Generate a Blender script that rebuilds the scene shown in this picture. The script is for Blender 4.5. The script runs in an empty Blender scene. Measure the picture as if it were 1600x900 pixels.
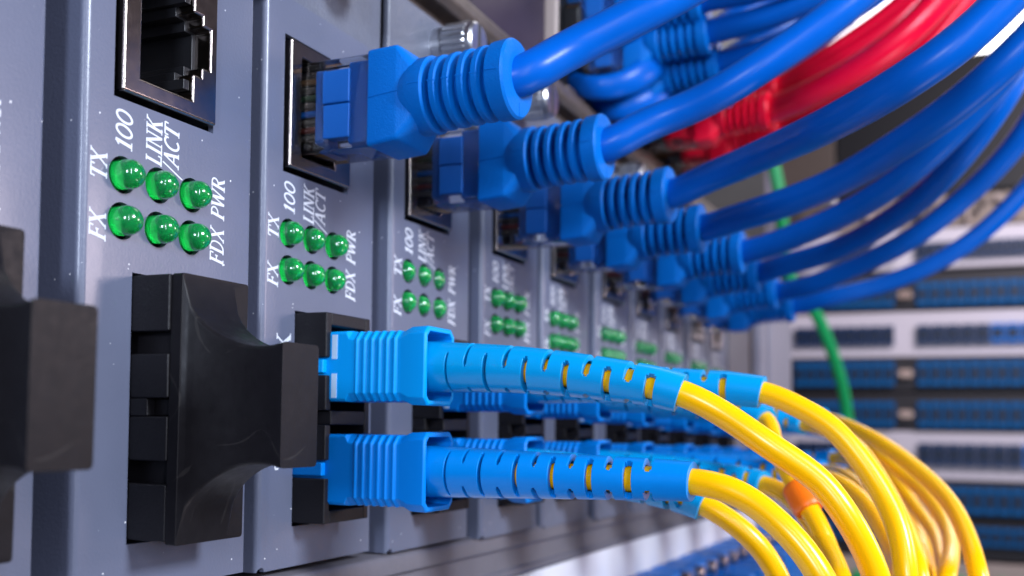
import bpy, bmesh, math, random
from mathutils import Vector, Matrix
random.seed(7)
S = bpy.context.scene
U = 0.01                     # one millimetre of the real thing in Blender units

# ------------------------------------------------------------------ camera
CAM = Vector((-72.416, -77.054, 0.0))
cd = bpy.data.cameras.new("camera"); cam = bpy.data.objects.new("camera", cd)
S.collection.objects.link(cam); S.camera = cam
r_, u_, f_ = Vector((0.40532, -0.914094, 0.012191)), Vector((-0.055721, -0.011392, 0.998381)), Vector((0.912475, 0.405343, 0.055551))
m = Matrix((r_, u_, -f_)).transposed().to_4x4(); m.translation = CAM * U
cam.matrix_world = m
cd.sensor_width = 36.0; cd.lens = 36.71; cd.shift_y = 0.07433
cd.clip_start = 0.05; cd.clip_end = 200
cd.dof.use_dof = True; cd.dof.focus_distance = 1.13; cd.dof.aperture_fstop = 2.9

# ------------------------------------------------------------------ light
w = bpy.data.worlds.new("World"); S.world = w; w.use_nodes = True
bg = w.node_tree.nodes["Background"]; bg.inputs[0].default_value = (0.58, 0.50, 0.66, 1); bg.inputs[1].default_value = 0.09
def area(name, loc, to, size, power, color, sy=None):
    l = bpy.data.lights.new(name, 'AREA'); l.energy = power; l.color = color; l.size = size * U
    if sy: l.shape = 'RECTANGLE'; l.size_y = sy * U
    o = bpy.data.objects.new(name, l); S.collection.objects.link(o)
    o.location = Vector(loc) * U
    o.rotation_euler = (Vector(to) - Vector(loc)).to_track_quat('-Z', 'Y').to_euler()
    return o
area("key_softbox", (-10, -370, 185), (70, -20, 10), 88, 235, (0.80, 0.88, 1.0), 76)
area("fill_softbox", (-520, -210, 110), (80, -40, 20), 80, 195, (0.70, 0.80, 1.0), 110)
area("strip_softbox", (-210, -260, 90), (10, 0, 20), 8, 50, (0.74, 0.80, 1.0), 240)
area("aisle_softbox", (330, -420, 90), (180, 0, 10), 90, 70, (1.0, 0.82, 0.86), 80)
area("added_floor_fill", (130, -260, -260), (90, 0, -10), 110, 20, (1.0, 0.90, 0.92), 80)  # added warm fill from below, in place of bounce off the floor
area("added_overhead_fill", (420, -20, 520), (220, -90, 60), 160, 30, (0.97, 0.95, 1.0), 160)  # added for grazing highlights along the cable tops; no known lamp
area("rack_softbox", (700, -300, 420), (1100, 0, 20), 300, 430, (0.98, 0.90, 0.98), 200)
area("added_wall_fill", (1450, -300, 900), (1900, -100, 500), 300, 2400, (1.0, 0.98, 1.0), 200)  # added only to brighten the far wall; no such lamp known there
S.view_settings.view_transform = 'Standard'; S.view_settings.look = 'None'
S.view_settings.exposure = 0.0; S.view_settings.gamma = 1.0
S.cycles.use_denoising = True
S.cycles.max_bounces = 10; S.cycles.transmission_bounces = 8; S.cycles.transparent_max_bounces = 8

# ------------------------------------------------------------------ materials
MATS = {}
def mat(name, col, rough=.5, metal=0., coat=0., coat_rough=.1, trans=0., ior=1.46, bump=0., bscale=4., var=0., vscale=.6,
        speck=0., scratch=0, sss=0., spec=.5, rvar=0., emit=None, estr=0):
    M = bpy.data.materials.new(name); M.use_nodes = True; nt = M.node_tree; N = nt.nodes; L = nt.links
    p = N["Principled BSDF"]
    p.inputs["Base Color"].default_value = (*col, 1); p.inputs["Roughness"].default_value = rough
    p.inputs["Metallic"].default_value = metal; p.inputs["IOR"].default_value = ior
    p.inputs["Coat Weight"].default_value = coat; p.inputs["Coat Roughness"].default_value = coat_rough
    p.inputs["Transmission Weight"].default_value = trans; p.inputs["Specular IOR Level"].default_value = spec
    if sss: p.inputs["Subsurface Weight"].default_value = sss; p.inputs["Subsurface Radius"].default_value = (.01, .01, .01)
    if emit: p.inputs["Emission Color"].default_value = (*emit, 1); p.inputs["Emission Strength"].default_value = estr
    tc = N.new("ShaderNodeTexCoord"); mp = N.new("ShaderNodeMapping"); L.new(tc.outputs["Object"], mp.inputs[0])
    mp.inputs["Scale"].default_value = (1/U,) * 3
    def noise(sc, det=3):
        n = N.new("ShaderNodeTexNoise"); n.inputs["Scale"].default_value = sc; n.inputs["Detail"].default_value = det
        L.new(mp.outputs[0], n.inputs["Vector"]); return n
    base = None
    if var:
        n = noise(vscale, 4); mx = N.new("ShaderNodeMix"); mx.data_type = 'RGBA'
        mx.inputs[6].default_value = (*[c * (1 - var) for c in col], 1); mx.inputs[7].default_value = (*[min(1, c * (1 + var)) for c in col], 1)
        L.new(n.outputs[0], mx.inputs[0]); base = mx.outputs[2]
    if speck:
        n = N.new("ShaderNodeTexVoronoi"); n.inputs["Scale"].default_value = .55; L.new(mp.outputs[0], n.inputs["Vector"])
        n2 = noise(2.5, 2)
        ad = N.new("ShaderNodeMath"); ad.operation = 'MULTIPLY_ADD'; L.new(n2.outputs[0], ad.inputs[0]); ad.inputs[1].default_value = .10; L.new(n.outputs["Distance"], ad.inputs[2])
        lt = N.new("ShaderNodeMath"); lt.operation = 'LESS_THAN'; L.new(ad.outputs[0], lt.inputs[0]); lt.inputs[1].default_value = .085 * speck + .02
        mx = N.new("ShaderNodeMix"); mx.data_type = 'RGBA'; mx.inputs[7].default_value = (.75, .75, .78, 1)
        if base: L.new(base, mx.inputs[6])
        else: mx.inputs[6].default_value = (*col, 1)
        L.new(lt.outputs[0], mx.inputs[0]); base = mx.outputs[2]
    if scratch:
        n = noise(.06, 1); n.inputs["Distortion"].default_value = .5
        s1 = N.new("ShaderNodeMath"); s1.operation = 'SUBTRACT'; L.new(n.outputs[0], s1.inputs[0]); s1.inputs[1].default_value = .5
        s2 = N.new("ShaderNodeMath"); s2.operation = 'ABSOLUTE'; L.new(s1.outputs[0], s2.inputs[0])
        n3 = noise(.25, 3)
        s3 = N.new("ShaderNodeMapRange"); s3.inputs[1].default_value = .45; s3.inputs[2].default_value = .60; s3.inputs[3].default_value = 0; s3.inputs[4].default_value = .005; L.new(n3.outputs[0], s3.inputs[0])
        lt = N.new("ShaderNodeMath"); lt.operation = 'LESS_THAN'; L.new(s2.outputs[0], lt.inputs[0]); L.new(s3.outputs[0], lt.inputs[1])
        mx = N.new("ShaderNodeMix"); mx.data_type = 'RGBA'; mx.inputs[7].default_value = (scratch, scratch * .9, scratch * .92, 1)
        if base: L.new(base, mx.inputs[6])
        else: mx.inputs[6].default_value = (*col, 1)
        L.new(lt.outputs[0], mx.inputs[0]); base = mx.outputs[2]
    if base: L.new(base, p.inputs["Base Color"])
    if rvar:
        n = noise(1.1, 5); mr = N.new("ShaderNodeMapRange"); mr.inputs[3].default_value = rough - rvar; mr.inputs[4].default_value = rough + rvar
        L.new(n.outputs[0], mr.inputs[0]); L.new(mr.outputs[0], p.inputs["Roughness"])
    if bump:
        n = noise(bscale, 3); b = N.new("ShaderNodeBump"); b.inputs["Strength"].default_value = bump; b.inputs["Distance"].default_value = .05 * U
        L.new(n.outputs[0], b.inputs["Height"]); L.new(b.outputs[0], p.inputs["Normal"])
    MATS[name] = M; return M
mat("card_paint", (.112, .124, .182), .36, bump=.55, bscale=3.0, var=.08, vscale=.12, speck=.9, rvar=.06, coat=.22, coat_rough=.18)
mat("tab_paint", (.12, .13, .17), .36, bump=1.6, bscale=2.2, var=.10, rvar=.08)
mat("rail_paint", (.135, .125, .145), .45, bump=.5, bscale=1.5, var=.10)
mat("dark_steel", (.03, .03, .036), .6)
mat("nickel", (.33, .285, .26), .20, metal=1, var=.15, vscale=.25, rvar=.05)
mat("screw_metal", (.62, .63, .66), .30, metal=1, rvar=.06)
mat("jack_plastic", (.012, .012, .014), .35)
mat("black_plastic", (.008, .007, .0085), .45, bump=.6, bscale=2.6, rvar=.08, speck=.10, spec=.35)
mat("dust_cap_rubber", (.0085, .0075, .009), .42, bump=.3, bscale=1.2, var=.3, rvar=.12, spec=.20, scratch=.020)
mat("white_ink", (.66, .68, .74), .6)
mat("led_green", (.015, .66, .17), .20, trans=.80, ior=1.45, coat=1.0, coat_rough=.06)
mat("led_core", (.45, .95, .40), .5)
mat("boot_blue", (.0, .135, .52), .44, bump=1.3, bscale=4.5, spec=.15, rvar=.05)
mat("jacket_blue", (.0, .090, .44), .30, bump=.2, bscale=.9, var=.10, vscale=.25, rvar=.05, spec=.18)
mat("insert_blue", (.0, .105, .44), .5, bump=.5, bscale=3)
mat("connector_blue", (.0, .185, .62), .38, bump=.15, bscale=3, spec=.16)
mat("connector_azure", (.0, .30, .76), .38, bump=.15, bscale=3, spec=.18)
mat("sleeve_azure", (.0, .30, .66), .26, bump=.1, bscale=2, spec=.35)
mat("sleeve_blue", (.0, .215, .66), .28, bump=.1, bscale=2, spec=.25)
mat("connector_mark", (.45, .62, .80), .5)
mat("jacket_yellow", (1.0, .50, .0), .25, spec=.42)
mat("marker_orange", (.95, .17, .0), .40)
mat("jacket_red", (.88, .0, .035), .30, coat=.3, coat_rough=.2)
mat("boot_red", (.86, .0, .03), .42, bump=.6, bscale=4)
mat("jacket_green", (.01, .42, .12), .35)
mat("clear_plastic", (.93, .96, 1.0), .03, trans=1.0, ior=1.49)
mat("gold", (.9, .6, .25), .25, metal=1)
mat("wire_red", (.11, .012, .01), .4)  # wire colours are darkened to carry the shade inside the plug
mat("wire_green", (.012, .045, .02), .4)
mat("wire_brown", (.10, .05, .02), .4)
mat("print_black", (.02, .02, .02), .6)
mat("brown_gloss", (.040, .028, .042), .45, var=.6, vscale=.06, spec=.2)
mat("brown_metal", (.11, .085, .072), .42, metal=.3, var=.3)
mat("beige_metal", (.42, .34, .31), .5)
mat("black_metal", (.008, .008, .010), .5, var=.3, spec=.3)
mat("wire_white_shaded", (.06, .055, .05), .4)  # white wire, with the plug's inner shade darkened into its colour
mat("panel_white", (.62, .58, .64), .5, var=.05)
mat("unit_white", (.74, .74, .80), .45, var=.04, vscale=.1)
mat("post_paint", (.27, .26, .32), .4, var=.05)
mat("panel_black", (.018, .016, .020), .5)
mat("adapter_blue", (.0, .10, .30), .5, spec=.2)
mat("adapter_navy", (.004, .028, .10), .4)
mat("adapter_bright", (.0, .14, .52), .4, spec=.3)
mat("adapter_hole", (.003, .012, .035), .5)
mat("bronze", (.75, .52, .42), .3, metal=1)
mat("wall_white", (.82, .81, .82), .8)
mat("clutter_tan", (.25, .20, .17), .6, var=.6, vscale=.05, bump=1, bscale=.3)
mat("floor_grey", (.20, .20, .23), .6, var=.1)

# ------------------------------------------------------------------ mesh helpers (all lengths in millimetres)
class MB:
    def __init__(s): s.v = []; s.f = []
    def add(s, vs, fs):
        n = len(s.v); s.v += [tuple(x) for x in vs]; s.f += [tuple(i + n for i in f) for f in fs]; return s
    def box(s, x0, x1, y0, y1, z0, z1, sh=0):
        vs = [(x + sh * z, y, z) for x in (x0, x1) for y in (y0, y1) for z in (z0, z1)]
        return s.add(vs, [(0, 1, 3, 2), (4, 6, 7, 5), (0, 4, 5, 1), (2, 3, 7, 6), (0, 2, 6, 4), (1, 5, 7, 3)])
    def loft(s, rings, cap=True, closed=True):
        n = len(rings[0]); vs = [p for r in rings for p in r]; fs = []
        for k in range(len(rings) - 1):
            for i in range(n if closed else n - 1):
                j = (i + 1) % n; fs.append((k*n + i, k*n + j, (k+1)*n + j, (k+1)*n + i))
        if cap: fs += [tuple(range(n))[::-1], tuple((len(rings)-1)*n + i for i in range(n))]
        return s.add(vs, fs)
    def prism(s, poly, f0, f1):                       # poly: 2-d points; f0/f1 map them to 3-d
        return s.loft([[f0(*p) for p in poly], [f1(*p) for p in poly]])
    def ring(s, c, a, b, r, n=24): return [Vector(c) + r * (math.cos(t) * a + math.sin(t) * b) for t in [2*math.pi*i/n for i in range(n)]]
    def cyl(s, p0, p1, r0, r1=None, n=24, prof=None):
        p0, p1 = Vector(p0), Vector(p1); d = (p1 - p0).normalized(); a = d.orthogonal().normalized(); b = d.cross(a); L = (p1 - p0).length
        prof = prof or [(0, r0), (1, r0 if r1 is None else r1)]
        return s.loft([s.ring(p0 + (p1 - p0) * t, a, b, r, n) for t, r in prof])
    def obj(s, name, m, parent=None, off=(0, 0, 0), smooth=40, bevel=0, seg=2):
        me = bpy.data.meshes.new(name)
        me.from_pydata([((x - off[0]) * U, (y - off[1]) * U, (z - off[2]) * U) for x, y, z in s.v], [], s.f)
        bm = bmesh.new(); bm.from_mesh(me); bmesh.ops.recalc_face_normals(bm, faces=bm.faces); bm.to_mesh(me); bm.free()
        me.materials.append(MATS[m])
        if smooth:
            me.shade_smooth(); me.set_sharp_from_angle(angle=math.radians(smooth))
        o = bpy.data.objects.new(name, me); S.collection.objects.link(o)
        if parent: o.parent = parent
        if bevel:
            b = o.modifiers.new("bevel", 'BEVEL'); b.width = bevel * U; b.segments = seg; b.limit_method = 'ANGLE'; b.angle_limit = math.radians(35)
            b.harden_normals = True
        return o
def thing(name, label, cat, loc=(0, 0, 0), group=None):
    o = bpy.data.objects.new(name, None); S.collection.objects.link(o); o.location = Vector(loc) * U
    o.empty_display_size = .02
    o['label'] = label; o['category'] = cat
    if group: o['group'] = group
    return o
def tag(o, label, cat, group=None):
    o['label'] = label; o['category'] = cat
    if group: o['group'] = group
    return o
def struct(o): o['kind'] = 'structure'; return o
def children(o): return [c for c in S.objects if c.parent == o]
def copy_tree(o, parent=None):
    c = o.copy(); S.collection.objects.link(c); c.parent = parent
    for ch in children(o): copy_tree(ch, c)
    return c
def smooth_path(P, step=1.0):
    P = [Vector(p) for p in P]; Q = [P[0] * 2 - P[1]] + P + [P[-1] * 2 - P[-2]]; out = []
    for i in range(1, len(Q) - 2):
        a, b, c, d = Q[i-1:i+3]; n = max(2, int((c - b).length / step))
        t0 = 0; t1 = t0 + max(1e-4, (b-a).length) ** .5; t2 = t1 + (c-b).length ** .5; t3 = t2 + max(1e-4, (d-c).length) ** .5
        for k in range(n):
            t = t1 + (t2 - t1) * k / n
            A1 = a*((t1-t)/(t1-t0)) + b*((t-t0)/(t1-t0)); A2 = b*((t2-t)/(t2-t1)) + c*((t-t1)/(t2-t1)); A3 = c*((t3-t)/(t3-t2)) + d*((t-t2)/(t3-t2))
            B1 = A1*((t2-t)/(t2-t0)) + A2*((t-t0)/(t2-t0)); B2 = A2*((t3-t)/(t3-t1)) + A3*((t-t1)/(t3-t1))
            out.append(B1*((t2-t)/(t2-t1)) + B2*((t-t1)/(t2-t1)))
    out.append(P[-1]); return out
class Path:
    def __init__(s, P, step=.5, up=(0, 0, 1)):
        s.p = smooth_path(P, step)
        for _ in range(4):
            s.p = [s.p[0]] + [(s.p[i-1] + s.p[i] * 2 + s.p[i+1]) / 4 for i in range(1, len(s.p) - 1)] + [s.p[-1]]
        s.l = [0.]
        for a, b in zip(s.p, s.p[1:]): s.l.append(s.l[-1] + (b - a).length)
        s.t = [(s.p[min(i+1, len(s.p)-1)] - s.p[max(i-1, 0)]).normalized() for i in range(len(s.p))]
        n = Vector(up); n = (n - n.dot(s.t[0]) * s.t[0]).normalized(); s.n = [n]
        for t in s.t[1:]:
            n = (n - n.dot(t) * t).normalized(); s.n.append(n)
    def at(s, L):
        L = max(0, min(L, s.l[-1] - 1e-4)); lo, hi = 0, len(s.l) - 1
        while hi - lo > 1:
            mid = (lo + hi) // 2
            if s.l[mid] <= L: lo = mid
            else: hi = mid
        k = (L - s.l[lo]) / max(1e-6, s.l[hi] - s.l[lo])
        t = s.t[lo].lerp(s.t[hi], k).normalized(); n = s.n[lo].lerp(s.n[hi], k); n = (n - n.dot(t) * t).normalized()
        return s.p[lo].lerp(s.p[hi], k), t, n, t.cross(n)
def tube(mb, path, r, L0=0, L1=None, n=20, step=1.2, wob=0):
    L1 = path.l[-1] if L1 is None else L1; k = max(2, int((L1 - L0) / step)); rings = []
    for i in range(k + 1):
        c, t, a, b = path.at(L0 + (L1 - L0) * i / k); rr = r(i / k) if callable(r) else r
        if wob: rr *= 1 + wob * math.sin(i * .37 + r * 9)
        rings.append(mb.ring(c, a, b, rr, n))
    return mb.loft(rings)

# ------------------------------------------------------------------ lettering, drawn with thick and thin strokes and serifs
def arc(cx, cy, rx, ry, a0, a1, n=14): return [(cx + rx*math.cos(math.radians(a0 + (a1-a0)*i/n)), cy + ry*math.sin(math.radians(a0 + (a1-a0)*i/n))) for i in range(n+1)]
TK, TN = .17, .085
def ser(x, y, wd=.34): return ([(x - wd/2, y), (x + wd/2, y)], TN * .8)
GL = {
'1': (.50, [([(.25, 0), (.25, 1)], TK), ([(.06, .80), (.25, .97)], TN), ser(.25, .03, .42)]),
'0': (.72, [(arc(.36, .5, .27, .46, 0, 360, 28), .125)]),
'L': (.66, [([(.2, 0), (.2, 1)], TK), ser(.2, .97), ([(.06, .04), (.62, .04)], TN), ([(.60, .02), (.60, .24)], TN)]),
'I': (.40, [([(.2, 0), (.2, 1)], TK), ser(.2, .97), ser(.2, .03)]),
'N': (.86, [([(.16, 0), (.16, 1)], TN), ([(.16, .98), (.68, .02)], TK), ([(.68, 0), (.68, 1)], TN), ser(.14, .03), ser(.14, .97, .26), ser(.68, .97)]),
'K': (.80, [([(.2, 0), (.2, 1)], TK), ser(.2, .97), ser(.2, .03), ([(.22, .42), (.66, .97)], TN), ([(.36, .60), (.70, .03)], TK), ser(.66, .97, .26), ser(.70, .03, .26)]),
'/': (.36, [([(-.08, -.28), (.34, 1.06)], .075)]),
'A': (.82, [([(.10, .02), (.42, 1)], TN), ([(.42, 1), (.70, .02)], TK), ([(.2, .34), (.6, .34)], TN), ser(.10, .03, .26), ser(.70, .03, .28)]),
'C': (.74, [(arc(.42, .5, .32, .46, 48, 312, 24), .13), ([(.64, .70), (.66, .96)], TN)]),
'T': (.74, [([(.37, 0), (.37, .97)], TK), ([(.04, .96), (.70, .96)], TN), ([(.05, .97), (.05, .74)], TN), ([(.69, .97), (.69, .74)], TN), ser(.37, .03)]),
'X': (.82, [([(.14, .97), (.68, .03)], TK), ([(.66, .97), (.12, .03)], TN), ser(.14, .97, .28), ser(.66, .97, .24), ser(.12, .03, .24), ser(.68, .03, .28)]),
'F': (.66, [([(.2, 0), (.2, 1)], TK), ([(.06, .96), (.62, .96)], TN), ([(.61, .97), (.61, .74)], TN), ([(.2, .52), (.50, .52)], TN), ([(.50, .42), (.50, .62)], TN), ser(.2, .03)]),
'D': (.80, [([(.2, 0), (.2, 1)], TK), ([(.06, .97)] + arc(.34, .5, .38, .47, 90, -90, 18) + [(.06, .03)], .10)]),
'P': (.68, [([(.2, 0), (.2, 1)], TK), ([(.06, .97)] + arc(.34, .73, .27, .24, 90, -90, 14) + [(.2, .49)], .095), ser(.2, .03)]),
'W': (1.06, [([(.10, .97), (.32, .02)], TK), ([(.32, .02), (.54, .95)], TN), ([(.52, .97), (.74, .02)], TK), ([(.74, .02), (.96, .97)], TN), ser(.10, .97, .26), ser(.52, .97, .24), ser(.96, .97, .24)]),
'R': (.78, [([(.2, 0), (.2, 1)], TK), ([(.06, .97)] + arc(.34, .74, .26, .23, 90, -90, 14) + [(.2, .51)], .095), ser(.2, .03), ([(.38, .51), (.68, .03)], TK), ser(.70, .03, .22)]),
}
def printed(mb, text, x_base, x_top, z0, z1, y, slant=.22, sh=0):
    # reads upwards: the glyph's right is +z and its top is -x
    tot = sum(GL[c][0] for c in text); cap = x_base - x_top; sc = (z1 - z0) / (tot + slant * .5); pen = 0; k = 0
    for c in text:
        wd, strokes = GL[c]
        for pts, wid in strokes:
            P = [Vector((pen + px + slant * py, py, 0)) for px, py in pts]; Lf = []; Rt = []
            closed = (P[0] - P[-1]).length < 1e-6
            for i in range(len(P)):
                a = P[i-1] if i else (P[-2] if closed else P[0]); b = P[i+1] if i < len(P)-1 else (P[1] if closed else P[-1])
                d = (b - a).normalized(); nrm = Vector((-d.y, d.x, 0)) * wid / 2; Lf.append(P[i] + nrm); Rt.append(P[i] - nrm)
            yy = y - .012 - .004 * (k % 7); k += 1
            vs = []
            for p in Lf + Rt:
                z = z0 + p.x * sc; vs.append((x_base - p.y * cap + sh * z, yy, z))
            n = len(P); mb.add(vs, [(i, i+1, n+i+1, n+i) for i in range(n-1)])
        pen += wd

# cable routes, in millimetres
PATHS = {'rj1': [[43.59,-30.98,44.5],[47.32,-37.48,48.7],[50.18,-41.9,51.83],[54.19,-46.52,55.75],[58.55,-52.06,60.59]],
'rj2': [[70.36,-34.3,42.99],[71.62,-39.86,44.87],[71.63,-45.09,46.94],[72.43,-49.76,49.8],[74.28,-54.38,53.17],[75.91,-58.51,56.53],[78.87,-63.37,61.3],[82.15,-69.15,67.68]],
'rj3': [[95.65,-36.59,40.35],[91.74,-42.68,41.04],[85.67,-48.79,41.25],[70.92,-59.9,40.6],[64.71,-68.39,42.57],[64.45,-75.82,47.1],[66.11,-80.18,51.62],[68.03,-85.26,57.17]],
'rj4': [[122.94,-36.15,38.94],[118.26,-42.95,39.37],[114.52,-54.63,42.08],[108.18,-65.57,46.0],[104.53,-75.36,51.32],[102.66,-84.48,58.7],[105.34,-91.75,67.61]],
'rj5': [[153.83,-36.57,38.64],[149.42,-51.93,43.15],[144.27,-63.22,48.16],[140.89,-71.21,53.84],[138.58,-79.44,61.91],[135.51,-85.86,69.12],[138.2,-93.44,80.27]],
'rj6': [[180.18,-34.12,37.91],[178.44,-47.89,41.03],[167.82,-61.66,45.91],[159.94,-69.11,49.72],[153.63,-75.37,55.05],[150.52,-81.84,63.23],[152.29,-87.11,72.71],[154.46,-93.56,84.08]],
'rj7': [[209.5,-35.78,36.53],[205.81,-47.68,40.04],[199.21,-63.29,46.27],[195.23,-75.23,54.69],[190.09,-84.54,63.03],[186.73,-90.42,71.15],[185.97,-98.23,86.67]],
'rj8': [[239.89,-37.64,37.03],[242.56,-51.52,40.33],[242.66,-64.74,45.06],[242.15,-76.89,52.27],[241.67,-89.82,64.44],[241.8,-99.32,77.7]],
'U1': [[40.18,-47.29,3.51],[40.95,-51.23,1.58],[41.39,-56.66,-2.08],[42.83,-61.84,-5.87],[43.08,-64.4,-9.29],[43.95,-65.97,-12.23],[44.75,-67.28,-15.71],[45.41,-68.22,-19.73]],
'U2': [[69.1,-50.86,4.5],[69.04,-55.39,2.63],[69.04,-59.94,-0.18],[68.89,-63.89,-4.97],[68.22,-66.69,-9.54],[66.96,-68.26,-13.36],[65.44,-69.05,-18.63],[65.74,-69.14,-22.93]],
'U3': [[96.89,-46.32,0.97],[92.51,-48.28,-2.71],[89.48,-50.81,-6.48],[86.58,-53.58,-10.63],[84.69,-56.19,-14.64],[83.6,-58.09,-18.8],[83.19,-59.17,-22.29],[83.73,-59.78,-26.62]],
'U4': [[125.23,-48.38,0.5],[116.92,-54.14,-1.02],[108.39,-59.22,-3.76],[99.81,-63.82,-9.24],[90.82,-67.46,-15.14],[81.22,-69.77,-20.64],[81.81,-70.43,-25.41]],
'U5': [[153.58,-48.17,1.42],[144.89,-53.82,-0.11],[136.47,-60.15,-2.82],[128.26,-66.54,-6.83],[119.69,-72.01,-11.47],[110.01,-75.22,-16.25],[100.01,-77.26,-22.57],[100.62,-77.9,-27.81]],
'U6': [[183.22,-48.14,0.3],[173.07,-54.89,-3.35],[163.83,-63.01,-10.11],[153.0,-68.17,-14.08],[141.4,-71.61,-18.26],[128.89,-72.82,-21.64],[115.51,-72.27,-25.48],[115.46,-71.44,-30.75]],
'U7': [[210.79,-48.36,-0.95],[197.33,-55.64,-7.52],[184.33,-63.53,-17.2],[169.88,-68.71,-22.84],[153.85,-70.63,-26.31],[137.26,-71.5,-28.44],[137.59,-71.43,-34.32]],
'U8': [[240.3,-47.97,-2.47],[221.19,-56.13,-10.65],[200.93,-61.91,-19.12],[179.69,-65.7,-26.04],[158.0,-68.42,-31.44],[158.62,-68.94,-37.92]],
'U9': [[267.72,-47.66,-5.01],[257.06,-52.7,-9.14],[243.55,-58.25,-16.76],[224.25,-63.12,-24.32],[211.52,-65.59,-31.17],[204.5,-66.25,-37.04],[199.54,-66.37,-44.73]],
'L9': [[267.97,-47.21,-12.51],[246.42,-52.2,-18.04],[221.14,-56.02,-24.92],[200.32,-57.76,-30.44],[184.44,-58.27,-35.71],[179.02,-57.53,-42.17]],
'L1': [[40.72,-48.4,-6.23],[40.41,-51.36,-6.53],[40.79,-54.52,-7.8],[40.44,-58.28,-10.65],[40.51,-60.56,-13.12],[40.48,-62.55,-16.15],[41.26,-63.84,-19.44]],
'L2': [[66.74,-43.47,-10.68],[67.05,-46.41,-12.27],[67.77,-50.08,-15.26],[69.11,-52.59,-19.03],[70.07,-54.16,-23.23]],
'L3': [[97.35,-45.92,-9.45],[92.31,-51.11,-11.27],[86.89,-54.99,-14.52],[81.28,-58.37,-18.34],[75.03,-60.6,-21.76],[75.46,-61.11,-25.18]],
'L4': [[126.65,-47.79,-9.06],[119.72,-54.3,-9.7],[112.23,-59.3,-12.17],[104.19,-62.96,-15.57],[95.86,-65.87,-19.5],[86.78,-67.3,-22.0],[87.11,-67.41,-26.52]],
'L5': [[155.16,-47.79,-9.43],[141.8,-54.1,-10.23],[128.39,-59.62,-14.32],[114.36,-63.65,-19.05],[99.35,-65.79,-23.3],[99.77,-66.0,-28.68]],
'L6': [[183.97,-46.28,-7.55],[168.79,-53.91,-8.64],[153.6,-60.9,-14.02],[137.6,-65.93,-20.61],[120.57,-68.82,-25.86],[121.13,-69.25,-31.85]],
'L7': [[213.07,-47.27,-10.29],[190.35,-54.7,-14.93],[166.53,-59.27,-22.37],[141.13,-60.28,-29.77],[140.58,-58.2,-35.92]],
'L8': [[241.81,-47.77,-10.68],[218.19,-57.86,-17.14],[192.75,-63.73,-24.48],[164.74,-63.79,-32.01],[164.34,-61.86,-39.44]],
'b1': [[146.23,-25.75,84.48],[144.02,-33.07,84.3],[143.18,-43.75,85.93],[142.56,-55.17,89.47],[141.61,-66.12,95.01]],
'b2': [[154.34,-26.16,80.32],[151.41,-34.33,80.13],[149.09,-44.14,81.75],[146.98,-54.69,85.28],[146.18,-63.42,90.22]],
'b4': [[142.28,-25.02,90.12],[139.73,-33.94,89.11],[137.85,-44.59,89.59],[138.18,-55.65,92.81]],
'b3': [[163.29,-26.22,77.68],[158.14,-34.45,78.44],[155.27,-43.21,81.49],[152.66,-52.82,86.31],[151.39,-60.6,92.11]],
'r1': [[189.33,-30.74,78.99],[184.75,-40.31,80.1],[181.18,-52.56,84.05],[179.29,-64.02,90.66],[179.57,-76.3,103.75]],
'r2': [[213.7,-29.01,80.2],[207.7,-40.28,80.88],[203.4,-53.5,86.04],[200.27,-67.34,94.36],[201.0,-81.22,111.73]],
'r3': [[217.85,-27.81,93.13],[214.76,-36.04,96.0],[211.85,-44.76,99.35],[209.4,-54.67,103.98],[208.22,-62.59,109.11],[206.84,-70.29,115.99]],
'r4': [[228.36,-25.09,80.73],[223.77,-39.89,84.07],[219.9,-56.99,92.35],[216.93,-71.42,102.54],[219.23,-83.76,118.8]],
'r5': [[240.59,-29.54,92.42],[235.69,-43.76,96.58],[232.73,-57.85,104.01],[230.8,-69.59,113.4],[231.53,-77.74,124.88]],
'r6': [[256.69,-16.22,90.77],[252.81,-38.15,98.44],[250.24,-53.14,106.01],[247.93,-63.95,114.89],[247.26,-74.39,130.03]],
'r7': [[259.35,-23.74,101.98],[253.65,-36.2,106.47],[249.7,-47.8,111.97],[247.55,-58.76,119.32],[244.28,-67.67,129.94]],
'green': [[448.55,14.53,135.14],[452.35,9.9,106.56],[458.38,10.94,89.92],[466.14,8.12,72.98],[481.74,-0.71,61.28],[497.41,-8.28,38.98],[511.43,-12.44,19.2],[524.15,-13.6,-1.35],[538.42,-16.67,-33.26]],
'arc1': [[148.76,-13.69,81.0],[143.71,-11.55,76.35],[139.72,-7.03,72.85],[137.5,-1.96,72.37],[147.67,8.72,79.41]],
'arc2': [[157.85,-14.14,78.98],[152.74,-11.84,74.01],[148.95,-7.77,70.75],[146.94,-3.18,70.11],[155.65,6.11,75.44]]}

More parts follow.
